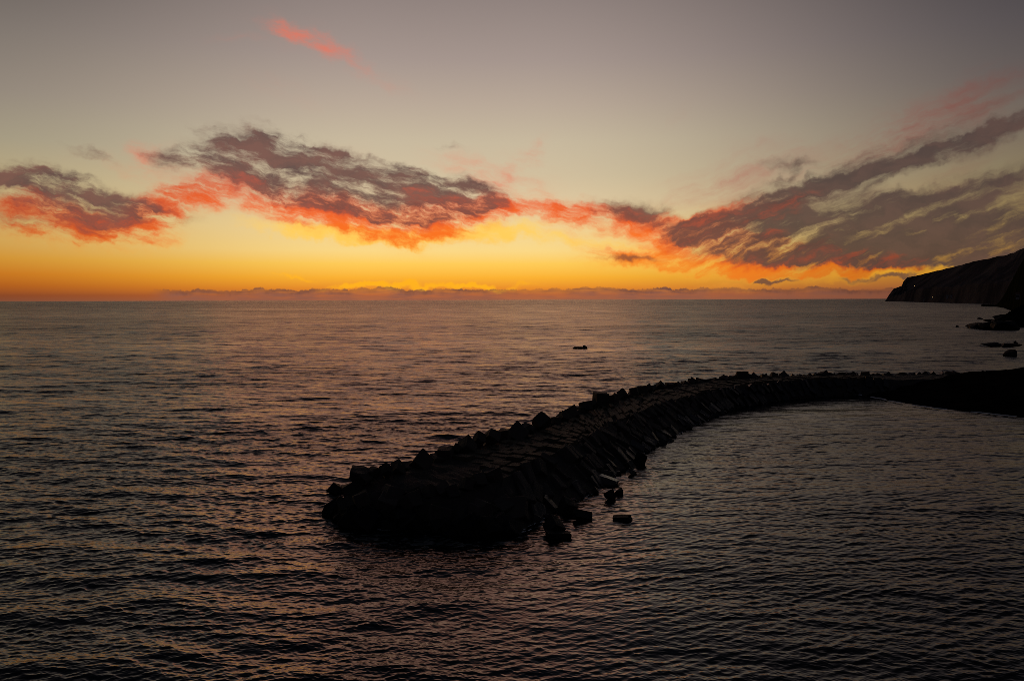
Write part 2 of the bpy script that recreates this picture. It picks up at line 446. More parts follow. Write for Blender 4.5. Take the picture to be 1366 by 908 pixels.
def sea_mat(nt):
    un = nt.new('ShaderNodeAttribute', attribute_name='unresolved').outputs['Fac']
    geo = nt.new('ShaderNodeNewGeometry').outputs['Position']
    # what the mesh is too coarse to carry far out: crests long across the view
    n1 = nt.noise(nt.mapping(geo, rot=(0, 0, math.radians(6)), scale=(3.4, 1.0, 1.0)), 1 / 7.0, 4.0, 0.6)
    n2 = nt.noise(nt.mapping(geo, loc=(40, 9, 0), scale=(2.6, 1.0, 1.0)), 1 / 38.0, 4.0, 0.6)
    h = nt.m('ADD', nt.m('MULTIPLY', n1, 2.3), nt.m('MULTIPLY', n2, 3.6))
    h = nt.m('MULTIPLY', h, nt.m('MULTIPLY', un, 3.0))
    b = nt.new('ShaderNodeBump'); b.inputs['Strength'].default_value = 1.0; b.inputs['Distance'].default_value = 1.0
    nt.put(b.inputs['Height'], h)
    rough = nt.m('MULTIPLY_ADD', nt.m('POWER', nt.m('MULTIPLY', un, 0.82), 0.5), 0.64, 0.02)
    return principled(nt, (0.0022, 0.0048, 0.0062), rough, 1.333, b.outputs[0])


sea = link_mesh('sea', build_sea(), material('sea_water', sea_mat))
tag(sea, 'dark rippled sea reflecting the sunset out to the horizon', kind='structure')

# ------------------------------------------------------------------ materials of the shore
def stone_mat(c0, c1, scale=1.0, rough=0.8, bump=0.25):
    def f(nt):
        tc = nt.new('ShaderNodeTexCoord').outputs['Object']
        oi = nt.new('ShaderNodeObjectInfo').outputs['Random']
        vec = nt.v('ADD', tc, nt.xyz(nt.m('MULTIPLY', oi, 37.0), nt.m('MULTIPLY', oi, 11.0), 0.0))
        n = nt.noise(vec, 1.6 * scale, 6.0, 0.65)
        n2 = nt.noise(vec, 9.0 * scale, 5.0, 0.7)
        k = nt.m('MULTIPLY', nt.m('MULTIPLY_ADD', n, 0.9, nt.m('MULTIPLY', n2, 0.5)), nt.m('MULTIPLY_ADD', oi, 0.5, 0.45), clamp=True)
        b = nt.new('ShaderNodeBump'); b.inputs['Strength'].default_value = bump; b.inputs['Distance'].default_value = 0.15
        nt.put(b.inputs['Height'], n2)
        return principled(nt, nt.mix(k, c0, c1), rough, 1.45, b.outputs[0], spec=0.3)
    return f


M_block = material('weathered_concrete', stone_mat((0.03, 0.026, 0.022), (0.15, 0.125, 0.10)))
M_wet = material('wet_concrete', stone_mat((0.02, 0.0195, 0.018), (0.09, 0.083, 0.075), rough=0.38))
M_rock = material('wet_basalt', stone_mat((0.010, 0.010, 0.010), (0.03, 0.028, 0.026), rough=0.75))
M_core = material('rubble_core', stone_mat((0.022, 0.019, 0.016), (0.085, 0.072, 0.056), scale=0.5))
M_deck = material('deck_slabs', stone_mat((0.05, 0.043, 0.027), (0.21, 0.17, 0.11), scale=0.4))


# ------------------------------------------------------------------ blocks and boulders: unit meshes, several of each kind
def chip(bm, r, amt):
    for v in bm.verts:
        p = v.co * 2.1
        n = mnoise.noise_vector(p + Vector((r.uniform(0, .01), 0, 0)) + Vector((r.seed_off, 0, 0)))
        v.co += n * amt


class R(random.Random):
    seed_off = 0.0


def cube_mesh(i, dims=(1, 1, 1), amt=0.055, cuts=5):
    r = R(100 + i); r.seed_off = i * 13.7
    bm = bmesh.new()
    bmesh.ops.create_cube(bm, size=1.0)
    for v in bm.verts:                                           # broken, uneven corners
        v.co *= r.uniform(0.74, 1.05)
    bmesh.ops.bevel(bm, geom=bm.edges[:], offset=0.035, segments=1, affect='EDGES')
    bmesh.ops.subdivide_edges(bm, edges=[e for e in bm.edges if e.calc_length() > 0.3], cuts=cuts, use_grid_fill=True)
    chip(bm, r, amt)
    for v in bm.verts: v.co = Vector((v.co.x * dims[0], v.co.y * dims[1], v.co.z * dims[2]))
    bmesh.ops.recalc_face_normals(bm, faces=bm.faces[:])
    me = bpy.data.meshes.new('concrete_block'); bm.to_mesh(me); bm.free()
    return me


def boulder_mesh(i, flat=1.0, amt=0.22):
    r = R(300 + i); r.seed_off = i * 7.31
    bm = bmesh.new()
    bmesh.ops.create_icosphere(bm, subdivisions=3, radius=0.5)
    planes = [(Vector((r.gauss(0, 1), r.gauss(0, 1), r.gauss(0, 1))).normalized(), r.uniform(0.20, 0.36)) for _ in range(12)]
    for v in bm.verts:                                           # knock flat facets off a ball
        for n, d in planes:
            h = v.co.dot(n)
            if h > d: v.co -= n * (h - d)
        v.co += mnoise.noise_vector(v.co * 3.0 + Vector((i * 5.1, 0, 0))) * amt * 0.22
        v.co.z *= flat
    bmesh.ops.recalc_face_normals(bm, faces=bm.faces[:])
    me = bpy.data.meshes.new('rock'); bm.to_mesh(me); bm.free()
    return me


CUBES = [cube_mesh(i) for i in range(7)]
SLABS = [cube_mesh(20 + i, (1.0, 0.56, 0.42), 0.055) for i in range(6)]
BOULD = [boulder_mesh(i) for i in range(7)]
FLATS = [boulder_mesh(20 + i, 0.45) for i in range(4)]


def put(name, me, loc, size, rot, mat, label, cat, group=None):
    """One block or boulder: an object of its own; the mesh is shared, the material sits on the object."""
    o = bpy.data.objects.new(name, me); col.objects.link(o)
    if not me.materials: me.materials.append(mat)
    o.material_slots[0].link = 'OBJECT'; o.material_slots[0].material = mat
    o.location = loc; o.rotation_euler = rot
    o.scale = size if isinstance(size, (tuple, list)) else (size,) * 3
    return tag(o, label, cat, group)


class Heap:
    """The small far blocks past the three hundred largest: one object."""
    def __init__(self): self.co, self.f, self.n = [], [], 0

    def add(self, me, loc, size, rot):
        s = Vector(size if isinstance(size, (tuple, list)) else (size,) * 3); Rm = rot.to_matrix(); loc = Vector(loc)
        self.co += [tuple(loc + Rm @ Vector((v.co.x * s.x, v.co.y * s.y, v.co.z * s.z))) for v in me.vertices]
        self.f += [[i + self.n for i in p.vertices] for p in me.polygons]
        self.n = len(self.co)

    def build(self, name, mat, label):
        me = bpy.data.meshes.new(name); me.from_pydata(self.co, [], self.f); me.update()
        return tag(link_mesh(name, me, mat), label, kind='stuff')


heap = Heap()


def extent(me, rot, size):
    Rm = rot.to_matrix(); s = Vector(size if isinstance(size, (tuple, list)) else (size,) * 3)
    pts = [Rm @ Vector((v.co.x * s.x, v.co.y * s.y, v.co.z * s.z)) for v in me.vertices]
    return (min(p.x for p in pts), max(p.x for p in pts), min(p.z for p in pts), max(p.z for p in pts))


# ------------------------------------------------------------------ breakwater body
LEE = [(-15.6, 71.8), (-13.2, 69.9), (-4.0, 67.3), (0.3, 67.7), (3.4, 73.8), (8.3, 82.5), (12.0, 91.0), (17.0, 103.4), (27.7, 124.7), (41.3, 147.2),
       (54.7, 158.9), (64.0, 164.0), (72.0, 165.8), (86.0, 166.4), (101.0, 167.0), (118.0, 168.0)]           # waterline on the lee side
ZS = [1.6, 2.6, 3.5, 3.9, 4.0, 4.0, 4.0, 4.0, 4.0, 3.9, 3.7, 3.4, 3.2, 3.1, 3.0, 3.0]
ZB = [1.2, 2.2, 2.8, 3.1, 3.3, 3.3, 3.3, 3.3, 3.3, 3.3, 3.2, 3.1, 3.0, 2.9, 2.9, 2.9]


def lerp_poly(P, t):
    t = min(max(t, 0.0), len(P) - 1.0); i = min(int(t), len(P) - 2); f = t - i
    a, b = P[i], P[i + 1]
    if isinstance(a, tuple): return Vector((a[0] + (b[0] - a[0]) * f, a[1] + (b[1] - a[1]) * f, 0.0))
    return a + (b - a) * f


def tangent(P, t):
    d = lerp_poly(P, t + 0.15) - lerp_poly(P, t - 0.15)
    return d.normalized()


def station(t):
    S, B, W = lerp_poly(SHO, t), lerp_poly(BAY, t), lerp_poly(LEE, t)
    S.z, B.z = lerp_poly(ZS, t), lerp_poly(ZB, t)
    n = tangent(SHO, t); out = Vector((-n.y, n.x, 0))
    toe = S + out * min(8.0, 3.0 + 3.0 * t); toe.z = -2.5
    W2 = W + (W - B).normalized() * 2.2; W2.z = -2.2; W.z = -0.1
    return [toe, S, B, W, W2]


def build_core():
    ts = np.concatenate([np.linspace(0, 2, 14)[:-1], np.linspace(2, 15, 150)])
    rows = []
    c0 = [Vector((-19.0, 78.5, -2.5)), Vector((-16.4, 73.0, -0.9)), Vector((-16.2, 72.7, -0.9)), Vector((-16.5, 72.2, -1.4)), Vector((-17.4, 71.2, -2.4))]
    for t in [None] + list(ts):
        st = c0 if t is None else station(t)
        line = []
        for (a, b, k) in zip(st[:-1], st[1:], (10, 8, 6, 3)):
            for q in range(k): line.append(a.lerp(b, q / k))
        line.append(st[-1])
        rows.append(line)
    co = []
    for line in rows:
        for p in line:
            n = mnoise.fractal(p * 0.55, 0.9, 2.1, 4)
            co.append(p + Vector((mnoise.noise(p * 0.7), mnoise.noise(p * 0.7 + Vector((9, 3, 1))), 0)) * 0.35 + Vector((0, 0, 0.28 * n)))
    nr, nc = len(rows), len(rows[0])
    idx = np.arange(nr * nc).reshape(nr, nc)
    f = np.stack([idx[:-1, :-1], idx[:-1, 1:], idx[1:, 1:], idx[1:, :-1]], -1).reshape(-1, 4)
    return mesh_np('breakwater', np.array([tuple(p) for p in co]), f[:, ::-1])


breakwater = link_mesh('breakwater', build_core(), M_core)
tag(breakwater, 'long dark breakwater curving out from the shore with a paved top', 'breakwater')


def build_deck():
    bm = bmesh.new(); r = random.Random(3)
    t = 3.3
    while t < 12.3:
        S, B = lerp_poly(SHO, t), lerp_poly(BAY, t)
        seg = (lerp_poly(SHO, t + 0.05) - lerp_poly(SHO, t - 0.05)).length / 0.1
        dt = r.uniform(1.2, 1.6) / seg
        t2 = t + dt
        if True:
            q = [lerp_poly(SHO, t), lerp_poly(SHO, t2), lerp_poly(BAY, t2), lerp_poly(BAY, t)]
            zs, zb = lerp_poly(ZS, t) + 0.10, lerp_poly(ZB, t) + 0.45
            sh = r.uniform(-.11, .11)
            cuts = sorted([0.06] + [c + sh + r.uniform(-.03, .03) for c in (0.29, 0.54, 0.78)] + [1.0])
            for a, b in zip(cuts[:-1], cuts[1:]):
                if r.random() < 0.1: continue
                g = 0.012
                dz = r.gauss(0, 0.11)
                c4 = [q[0].lerp(q[3], a + g), q[1].lerp(q[2], a + g), q[1].lerp(q[2], b - g), q[0].lerp(q[3], b - g)]
                mid = sum(c4, Vector()) / 4
                c4 = [mid + (p - mid) * 0.975 for p in c4]
                zz = [zs + (zb - zs) * x + dz + r.gauss(0, 0.04) for x in (a, a, b, b)]
                top = [bm.verts.new((p.x, p.y, z)) for p, z in zip(c4, zz)]
                bot = [bm.verts.new((p.x, p.y, z - 0.9)) for p, z in zip(c4, zz)]
                bm.faces.new(top)
                for i in range(4): bm.faces.new((top[i], bot[i], bot[(i + 1) % 4], top[(i + 1) % 4]))
        t = t2
    bmesh.ops.recalc_face_normals(bm, faces=bm.faces[:])
    bmesh.ops.bevel(bm, geom=[e for e in bm.edges if len(e.link_faces) == 2], offset=0.05, segments=1, affect='EDGES')
    me = bpy.data.meshes.new('deck'); bm.to_mesh(me); bm.free()
    return me


link_mesh('deck', build_deck(), M_deck, breakwater)

# ------------------------------------------------------------------ armour blocks along the seaward edge
rb = random.Random(21)


def on_edge(px):
    """Where the sight line of a photo column crosses the seaward edge: station number and point."""
    u = ray(px, 500); u = u.x / u.y
    best = None
    for i in range(len(SHO) - 1):
        (x0, y0), (x1, y1) = SHO[i], SHO[i + 1]
        den = (x1 - x0) - u * (y1 - y0)
        if abs(den) < 1e-6: continue
        f = (u * y0 - x0) / den
        if -0.001 <= f <= 1.001: best = i + f
    return best


def z_of(px, py, y):
    d = ray(px, py)
    return CAM_H + d.z / d.y * y


G_NEAR = 'tilted concrete blocks along the seaward edge of the breakwater'
G_FAR = 'small dark blocks on the skyline of the far arm of the breakwater'
L_NEAR = 'dark tilted concrete block in the jagged row along the seaward edge of the breakwater'
L_FAR = 'small dark block on the skyline of the far arm of the breakwater'
#        column, top row, width (photo px), corner-up, own label
CREST = [(482, 621, 31, 0, 'big rounded dark block standing at the seaward tip of the breakwater'), (498, 622, 15, 0, None), (515, 616, 15, 1, None),
         (531, 611, 22, 1, None), (562, 597, 35, 1, 'large peaked block behind the head of the breakwater, tallest of the nearest ones'), (594, 596, 22, 0, None), (608, 590, 12, 0, None), (622, 579, 29, 1, None),
         (639, 574, 15, 0, None), (655, 571, 20, 1, None), (672, 572, 14, 0, None), (690, 561, 32, 1, 'broad pyramid-shaped block midway along the near seaward row'), (706, 566, 14, 0, None), (723, 548.5, 27, 1, 'tall sharply pointed block on the seaward edge, its tip against the water'), (742, 555, 13, 0, None),
         (752, 547, 15, 0, None), (764, 539, 24, 1, None), (781, 534, 14, 0, None), (793, 531, 12, 1, None), (801, 523, 20, 0, None), (815, 525, 24, 0, 'wide flat-topped block on the seaward edge where the breakwater starts to bend'), (831, 517, 13, 1, None),
         (846, 516, 12, 0, None), (857, 514, 11, 0, None), (866, 511, 12, 1, None), (881, 507, 12, 1, None), (893, 510, 11, 0, None), (904, 508, 12, 1, None), (914, 507, 9, 0, None), (923, 502.5, 13, 1, None), (934, 505, 12, 0, None),
         (944, 504.5, 11, 0, None), (955, 503, 10, 0, None), (965, 499, 12, 1, None), (977, 501, 10, 0, None), (991, 494.5, 18, 0, 'long low block breaking the skyline at the outer bend of the breakwater'), (1005, 496, 14, 0, None), (1022, 497.5, 11, 1, None), (1032, 495.5, 11, 0, None), (1046, 494, 16, 1, None),
         (1064, 499, 11, 0, None), (1080, 497, 11, 1, None), (1098, 493, 16, 0, 'squat block standing highest on the skyline of the far arm'), (1113, 497, 12, 0, None), (1124, 496, 12, 0, None), (1138, 494.8, 13, 1, None), (1156, 495, 12, 0, None), (1170, 497, 12, 0, None), (1185, 495.5, 12, 1, None), (1200, 497.5, 14, 0, None),
         (1216, 498, 13, 0, None), (1233, 498.5, 12, 0, None), (1250, 498.5, 12, 0, None), (1270, 495, 17, 0, 'square block on the skyline near the shore end of the breakwater'), (1284, 498, 10, 0, None), (1297, 499, 12, 1, None), (1315, 500, 12, 0, None)]
crest_n = 0
for (px, py, w, tip, lab) in CREST:
    t = on_edge(px)
    if t is None: continue
    p = lerp_poly(SHO, t); n = tangent(SHO, t); out = Vector((-n.y, n.x, 0))
    p = p + out * 0.2
    u = ray(px, py); y = p.y
    zt = z_of(px, py, y)
    wm = w * y / FPX
    me = rb.choice(CUBES if px > 500 else BOULD)
    if lab is None and rb.random() < 0.4: tip = 1
    if lab is None: w *= rb.uniform(0.95, 1.4)
    if tip:
        rot = Euler((rb.uniform(0.62, 0.9), rb.uniform(0.45, 0.75), rb.uniform(0, 6.28)))
    else:
        rot = Euler((rb.gauss(0, 0.16), rb.gauss(0, 0.16), rb.uniform(0, 6.28)))
    x0, x1, z0, z1 = extent(me, rot, 1.0)
    s = wm / (x1 - x0)
    need = zt - lerp_poly(ZS, t) + 0.15
    sz = max(1.0, need / (s * (z1 - z0)))
    s *= min(sz, 1.35)
    x0, x1, z0, z1 = extent(me, rot, s)
    far = px > 1010
    put('concrete_block', me, (u.x / u.y * y - (x0 + x1) / 2, y, zt - z1), s, rot, M_block, lab or (L_FAR if far else L_NEAR), 'concrete block',
        None if lab else (G_FAR if far else G_NEAR))
    crest_n += 1

# the row between and behind them, down the seaward face
t = 0.9
while t < 14.6:
    seg = (lerp_poly(SHO, t + 0.05) - lerp_poly(SHO, t - 0.05)).length / 0.1
    p = lerp_poly(SHO, t); n = tangent(SHO, t); out = Vector((-n.y, n.x, 0))
    far = p.x > 50
    s = rb.uniform(1.5, 2.1) if not far else rb.uniform(1.3, 1.9)
    p = p + out * rb.uniform(0.5, 1.7)
    zt = lerp_poly(ZS, t) + rb.uniform(0.15, 0.95) * (0.7 if far else 1.0) + (0.15 if far else 0.0)
    me = rb.choice(CUBES); rot = Euler((rb.gauss(0, 0.35), rb.gauss(0, 0.35), rb.uniform(0, 6.28)))
    x0, x1, z0, z1 = extent(me, rot, s)
    if far: heap.add(me, (p.x, p.y, zt - z1), s, rot)
    else: put('concrete_block', me, (p.x, p.y, zt - z1), s, rot, M_block, L_NEAR, 'concrete block', G_NEAR)
    t += rb.uniform(1.6, 2.3) / seg

# ------------------------------------------------------------------ long blocks laid down the lee slope
G_LEE = 'long blocks laid down the sheltered slope of the breakwater'
L_LEE = 'long wet concrete block lying down the sheltered slope of the breakwater towards the bay'
t = 3.5
while t < 12.6:
    seg = (lerp_poly(BAY, t + 0.05) - lerp_poly(BAY, t - 0.05)).length / 0.1
    n = tangent(BAY, t)
    far = t > 8.4
    for f in ((0.16, 0.52, 0.88) if not far else (0.28, 0.74)):
        if rb.random() < 0.07: continue
        tt = t + rb.uniform(-0.7, 0.7) / seg + f * 0.4 / seg
        B, W = lerp_poly(BAY, tt), lerp_poly(LEE, tt)
        W = W + (B - W).normalized() * 0.5
        B.z, W.z = lerp_poly(ZB, tt) + 0.05, -0.1
        ax = (W - B); L = ax.length; ax.normalize()
        s = L * (0.40 if not far else 0.56) * rb.uniform(0.8, 1.2)
        k = rb.uniform(0.95, 1.5)
        tilt = rb.gauss(0.22, 0.24) if rb.random() < 0.85 else rb.uniform(-1.2, 1.2)
        a2 = (ax + n * tilt + Vector((0, 0, rb.gauss(0, 0.16)))).normalized()
        nn = n + Vector((0, 0, rb.gauss(0, 0.20)))
        nn = (nn - a2 * nn.dot(a2)).normalized()
        up_ = a2.cross(nn)
        if up_.z < 0: nn = -nn; up_ = -up_
        rot = Matrix((a2, nn, up_)).transposed().to_euler()
        c = B.lerp(W, f + rb.gauss(0, 0.05)) + up_ * rb.uniform(-0.15, 0.3)
        dims = (s, k / 0.56, rb.uniform(0.9, 1.4) / 0.42)
        if t > 8.9: heap.add(rb.choice(SLABS), c, dims, rot)
        else: put('concrete_block', rb.choice(SLABS), c, dims, rot, M_wet if f > 0.7 else M_block, L_LEE, 'concrete block', G_LEE)
    t += rb.uniform(1.45, 1.95) * (1.25 if far else 1.0) / seg

# ------------------------------------------------------------------ rubble round the head
G_HEAD = 'tumbled blocks round the head of the breakwater'
L_HEAD = 'black tumbled concrete block piled against the blunt near end of the breakwater'
for i in range(20):
    t = rb.uniform(0.4, 3.3)
    B, W = lerp_poly(BAY, t), lerp_poly(LEE, t)
    B.z, W.z = lerp_poly(ZB, t), 0.0
    c = B.lerp(W, rb.uniform(0.15, 1.0 if t < 2.4 else 0.72)) + Vector((0, 0, rb.uniform(-0.2, 0.45)))
    put('concrete_block', rb.choice(CUBES), c, rb.uniform(1.3, 2.2), Euler((rb.gauss(0, .5), rb.gauss(0, .5), rb.uniform(0, 6.28))), M_rock if c.z < 1 else M_block, L_HEAD, 'concrete block', G_HEAD)


t = 3.6
while t < 12.0:
    seg = (lerp_poly(LEE, t + 0.05) - lerp_poly(LEE, t - 0.05)).length / 0.1
    W = lerp_poly(LEE, t); B = lerp_poly(BAY, t)
    c = W + (W - B).normalized() * rb.uniform(-0.5, 0.35)
    s = rb.uniform(0.5, 1.25)
    heap.add(rb.choice(CUBES + BOULD + SLABS), (c.x, c.y, rb.uniform(-0.1, 0.2)), s * rb.uniform(.9, 1.3), Euler((rb.gauss(0, .6), rb.gauss(0, .6), rb.uniform(0, 6.28))))
    t += rb.uniform(1.1, 3.4) / seg


for i in range(26):                                             # a ragged outer ring round the head
    f = i / 25.0
    t = 2.9 * f
    W = lerp_poly(LEE, t) if i > 6 else Vector((-16.5 + 0.45 * i, 74.4 - 0.6 * i, 0))
    out = Vector((W.x + 6.0, W.y - 76.0, 0)).normalized()
    c = W + out * rb.uniform(-1.3, 0.35)
    c.z = rb.uniform(-0.1, 0.9)
    put('concrete_block', rb.choice(CUBES + BOULD[:3]), c, rb.uniform(1.1, 2.0), Euler((rb.uniform(-.8, .8), rb.uniform(-.8, .8), rb.uniform(0, 6.28))), M_rock, L_HEAD, 'concrete block', G_HEAD)
for i in range(12):
    t = 0.5 + 2.4 * i / 11.0
    B = lerp_poly(BAY, t); B.z = lerp_poly(ZB, t) + rb.uniform(0.0, 0.5)
    B += Vector((rb.uniform(-.5, .5), rb.uniform(-.3, 1.6), 0))
    put('concrete_block', rb.choice(CUBES), B, rb.uniform(1.1, 1.8), Euler((rb.uniform(-.7, .7), rb.uniform(-.7, .7), rb.uniform(0, 6.28))), M_block, L_HEAD, 'concrete block', G_HEAD)
heap.build('rubble', M_wet, 'small broken blocks along the far arm and the waterline of the breakwater')


def rock_at(px, pyb, w, h, me, mat, label, rot=None, cat='rock', group=None, depth=1.0, sink=0.3, name='rock'):
    """A rock whose foot stands in the water at a photo position; w, h in photo px there."""
    x, y = at(px, pyb, 0.0)
    rot = rot or Euler((rb.gauss(0, 0.15), rb.gauss(0, 0.15), rb.uniform(0, 6.28)))
    k = y / FPX
    x0, x1, z0, z1 = extent(me, rot, 1.0)
    sx = w * k / (x1 - x0); sz = h * k * (1 + sink) / (z1 - z0)
    o = put(name, me, (x, y + sx * 0.4, 0), 1.0, rot, mat, label, cat, group)
    # world-axis stretch is applied through the mesh so the rock keeps its tilt
    me2 = me.copy(); me2.transform(Matrix.Diagonal((sx, sx * depth, sz, 1)) @ rot.to_matrix().to_4x4()); o.data = me2
    o.rotation_euler = (0, 0, 0)
    o.material_slots[0].link = 'OBJECT'; o.material_slots[0].material = mat
    zs = [v.co.z for v in me2.vertices]
    o.location.z = h * k - max(zs)
    return o


rock_at(739, 714, 32, 27, CUBES[2], M_rock, 'tall black block leaning in the water off the near end of the breakwater', Euler((0.5, 0.55, 0.6)), 'concrete block', name='concrete_block')
rock_at(746, 720, 36, 9, SLABS[1], M_rock, 'low flat block awash in front of the tall leaning one', Euler((0.05, 0.08, 0.15)), 'concrete block', name='concrete_block')
rock_at(777, 695, 28, 15, SLABS[2], M_rock, 'wedge-shaped rock in the bay between the tall leaning block and the flat one', Euler((0.75, 0.35, 0.35)))
rock_at(831, 696, 28, 7, SLABS[3], M_rock, 'flat slab lying alone in the bay, farthest out of the loose rocks', Euler((0.1, -0.16, -0.3)), 'concrete block', name='concrete_block')
rock_at(814, 667, 17, 14, BOULD[3], M_rock, 'dark rock standing in the bay beside the pale slab')
rock_at(826, 660, 12, 9, BOULD[4], M_rock, 'small pointed rock touching the dark rock in the bay')
M_pale = material('wet_pale_concrete', stone_mat((0.10, 0.095, 0.09), (0.24, 0.225, 0.20), rough=0.2, bump=0.1))
rock_at(811, 647, 34, 11, SLABS[0], M_pale, 'pale wet slab at the waterline of the sheltered slope', Euler((-0.12, 0.3, -0.5)), 'concrete block', name='concrete_block')
rock_at(844, 633, 13, 9, SLABS[4], M_pale, 'small pale wet block at the waterline near the dark square one', Euler((0.3, 0.35, 0.9)), 'concrete block', name='concrete_block')
rock_at(855, 619, 18, 17, CUBES[4], M_rock, 'dark square block jutting from the sheltered slope into the bay', Euler((0.2, 0.3, 0.5)), 'concrete block', name='concrete_block')
rock_at(758, 685, 27, 22, CUBES[5], M_rock, 'big black block at the foot of the near end, facing the bay', Euler((0.3, 0.4, 0.2)), 'concrete block', name='concrete_block')
rock_at(444, 661, 21, 16, BOULD[0], M_rock, 'round black rock at the very tip of the breakwater, closest to the open sea')
rock_at(457, 659, 12, 9, BOULD[5], M_rock, 'small dark rock wedged between the round rock and the tip of the breakwater')
rock_at(780, 465, 8, 4.6, BOULD[2], M_rock, 'lone black rock breaking the surface far out in the open sea')
rock_at(772, 465.3, 14, 2.6, FLATS[2], M_rock, 'low ledge just awash beside the lone rock out at sea')


# ------------------------------------------------------------------ puddles on the deck
def puddle(px, py, t, rx, ry, label):
    bm = bmesh.new(); n = 22; r = random.Random(int(px))
    ring = [bm.verts.new((rx * math.cos(2 * PI * i / n) * r.uniform(.8, 1.1), ry * math.sin(2 * PI * i / n) * r.uniform(.8, 1.1), 0)) for i in range(n)]
    bm.faces.new(ring)
    me = bpy.data.meshes.new('puddle'); bm.to_mesh(me); bm.free()
    z = lerp_poly(ZS, t) + 0.28
    x, y = at(px, py, z)
    o = link_mesh('puddle', me, M_pud); o.location = (x, y, z)
    tag(o, label, 'puddle')


M_pud = material('standing_water', lambda nt: principled(nt, (0.01, 0.01, 0.01), 0.02, 1.33))
puddle(724, 570, 6.2, 0.25, 0.5, 'tiny bright puddle on the paved top, farther from the camera')
puddle(663, 594, 5.0, 0.25, 0.35, 'tiny bright puddle on the paved top, nearest the head of the breakwater')

# ------------------------------------------------------------------ land
def land_mat(c0, c1, sc):
    def f(nt):
        p = nt.new('ShaderNodeNewGeometry').outputs['Position']
        n = nt.noise(p, sc, 8.0, 0.65)
        return principled(nt, nt.mix(nt.rng(n, 0.35, 0.68), c0, c1), 1.0, 1.4, None, spec=0.0)
    return f


M_head = material('hazed_headland_slope', land_mat((0.030, 0.032, 0.042), (0.095, 0.092, 0.105), 1 / 260.0))  # grey-blue and lighter than the hill: distance haze painted into the base colour
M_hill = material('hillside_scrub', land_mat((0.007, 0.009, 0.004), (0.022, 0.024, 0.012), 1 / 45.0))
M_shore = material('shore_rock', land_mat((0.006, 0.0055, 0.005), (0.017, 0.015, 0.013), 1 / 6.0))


class Polar:
    """Terrain seen from the bay: a coast at a distance, rising to a ridge, both given along the compass."""
    def __init__(self, pts, ratio, rough, cliff=0.35):
        self.u = [p[0] for p in pts]; self.rc = [p[1] for p in pts]; self.ps = [p[2] for p in pts]
        self.dp = [p[3] if len(p) > 3 else 1.0 for p in pts]
        self.ratio, self.rough, self.cliff = ratio, rough, cliff

    def height(self, px, f):
        rc = float(np.interp(px, self.u, self.rc)); ps = float(np.interp(px, self.u, self.ps))
        rr = rc * (1.0 + (self.ratio - 1.0) * float(np.interp(px, self.u, self.dp)))
        d = ray(px, ps)
        hr = CAM_H + d.z / d.y * rr
        hr = max(hr, 1.2)
        y = rc + (rr - rc) * f
        if f <= 1.0:
            a = min(f / 0.12, 1.0)
            prof = self.cliff * (a * a * (3 - 2 * a)) + (1 - self.cliff) * max(0.0, (f - 0.04) / 0.96) ** 1.15
        else:
            prof = 1.0 - 0.25 * (f - 1.0) - (9.0 / hr) * min(f - 1.0, 1.0) * (1.0 if hr < 30 else 0.0)
        x = d.x / d.y * y
        n = mnoise.fractal(Vector((x, y, 0)) / (hr * 0.9 + 8.0), 0.9, 2.1, 6)
        g = abs(mnoise.noise(Vector((x, y * 0.25, 3)) / (hr * 0.7 + 8.0)))
        w = min(1.0, f * 6) * (1.0 if f < 0.9 else max(0.22, 1 - (f - 0.9) * 8) if f < 1.0 else 0.25)
        return x, y, hr * (prof + self.rough * w * (n * 0.55 - g * 0.6) * 0.5) - (1.5 if f <= 0 else 0.0)

    def mesh(self, name, n=260, m=46):
        co = []
        pxs = np.interp(np.linspace(0, 1, n), np.linspace(0, 1, len(self.u)), self.u)
        fs = np.concatenate([[0.0], np.linspace(0.0, 0.2, 14)[1:], np.linspace(0.2, 1.0, m - 20)[1:], [1.1, 1.3, 1.7, 2.2, 3.0, 4.0]])
        for px in pxs:
            for f in fs: co.append(self.height(px, f))
        nr, nc = len(pxs), len(fs)
        idx = np.arange(nr * nc).reshape(nr, nc)
        q = np.stack([idx[:-1, :-1], idx[:-1, 1:], idx[1:, 1:], idx[1:, :-1]], -1).reshape(-1, 4)
        return mesh_np(name, np.array(co), q[:, ::-1], smooth=True)

    def seen(self, px, py):
        """First point of the slope on a sight line."""
        d = ray(px, py); k = d.z / d.y
        for f in np.linspace(0.0, 1.0, 400):
            x, y, h = self.height(px, f)
            if h >= CAM_H + k * y: return Vector((x, y, h))
        return Vector((x, y, h))


HEAD = Polar([(1180.5, 5685, 402.2), (1183, 5620, 398), (1186, 5550, 393), (1192, 5400, 385), (1198, 5250, 383), (1203, 5120, 381), (1205, 5060, 375.5), (1210, 4920, 370), (1225, 4520, 367), (1250, 3846, 361), (1280, 3380, 354), (1300, 3100, 348),
              (1320, 2850, 345), (1331, 2700, 341.5), (1340, 2620, 341), (1352, 2500, 337), (1366, 2380, 330), (1420, 2100, 300), (1600, 1700, 240), (2400, 1500, 200)], 1.3, 0.16)
tag(link_mesh('headland', HEAD.mesh('headland', 420, 56), M_head), 'long dark headland sloping down to a steep cliff at the sea', kind='structure')
HILL = Polar([(1309, 2060, 409.0), (1318, 2000, 408.0), (1330, 1880, 406.0), (1338, 1700, 396), (1346, 1450, 381), (1356, 1150, 362), (1366, 900, 344), (1420, 620, 280), (1600, 500, 220), (2400, 420, 180)], 1.22, 0.24, 0.3)
tag(link_mesh('hillside', HILL.mesh('hillside', 300, 50), M_hill), 'near black hillside covered in scrub above the shore', kind='structure')
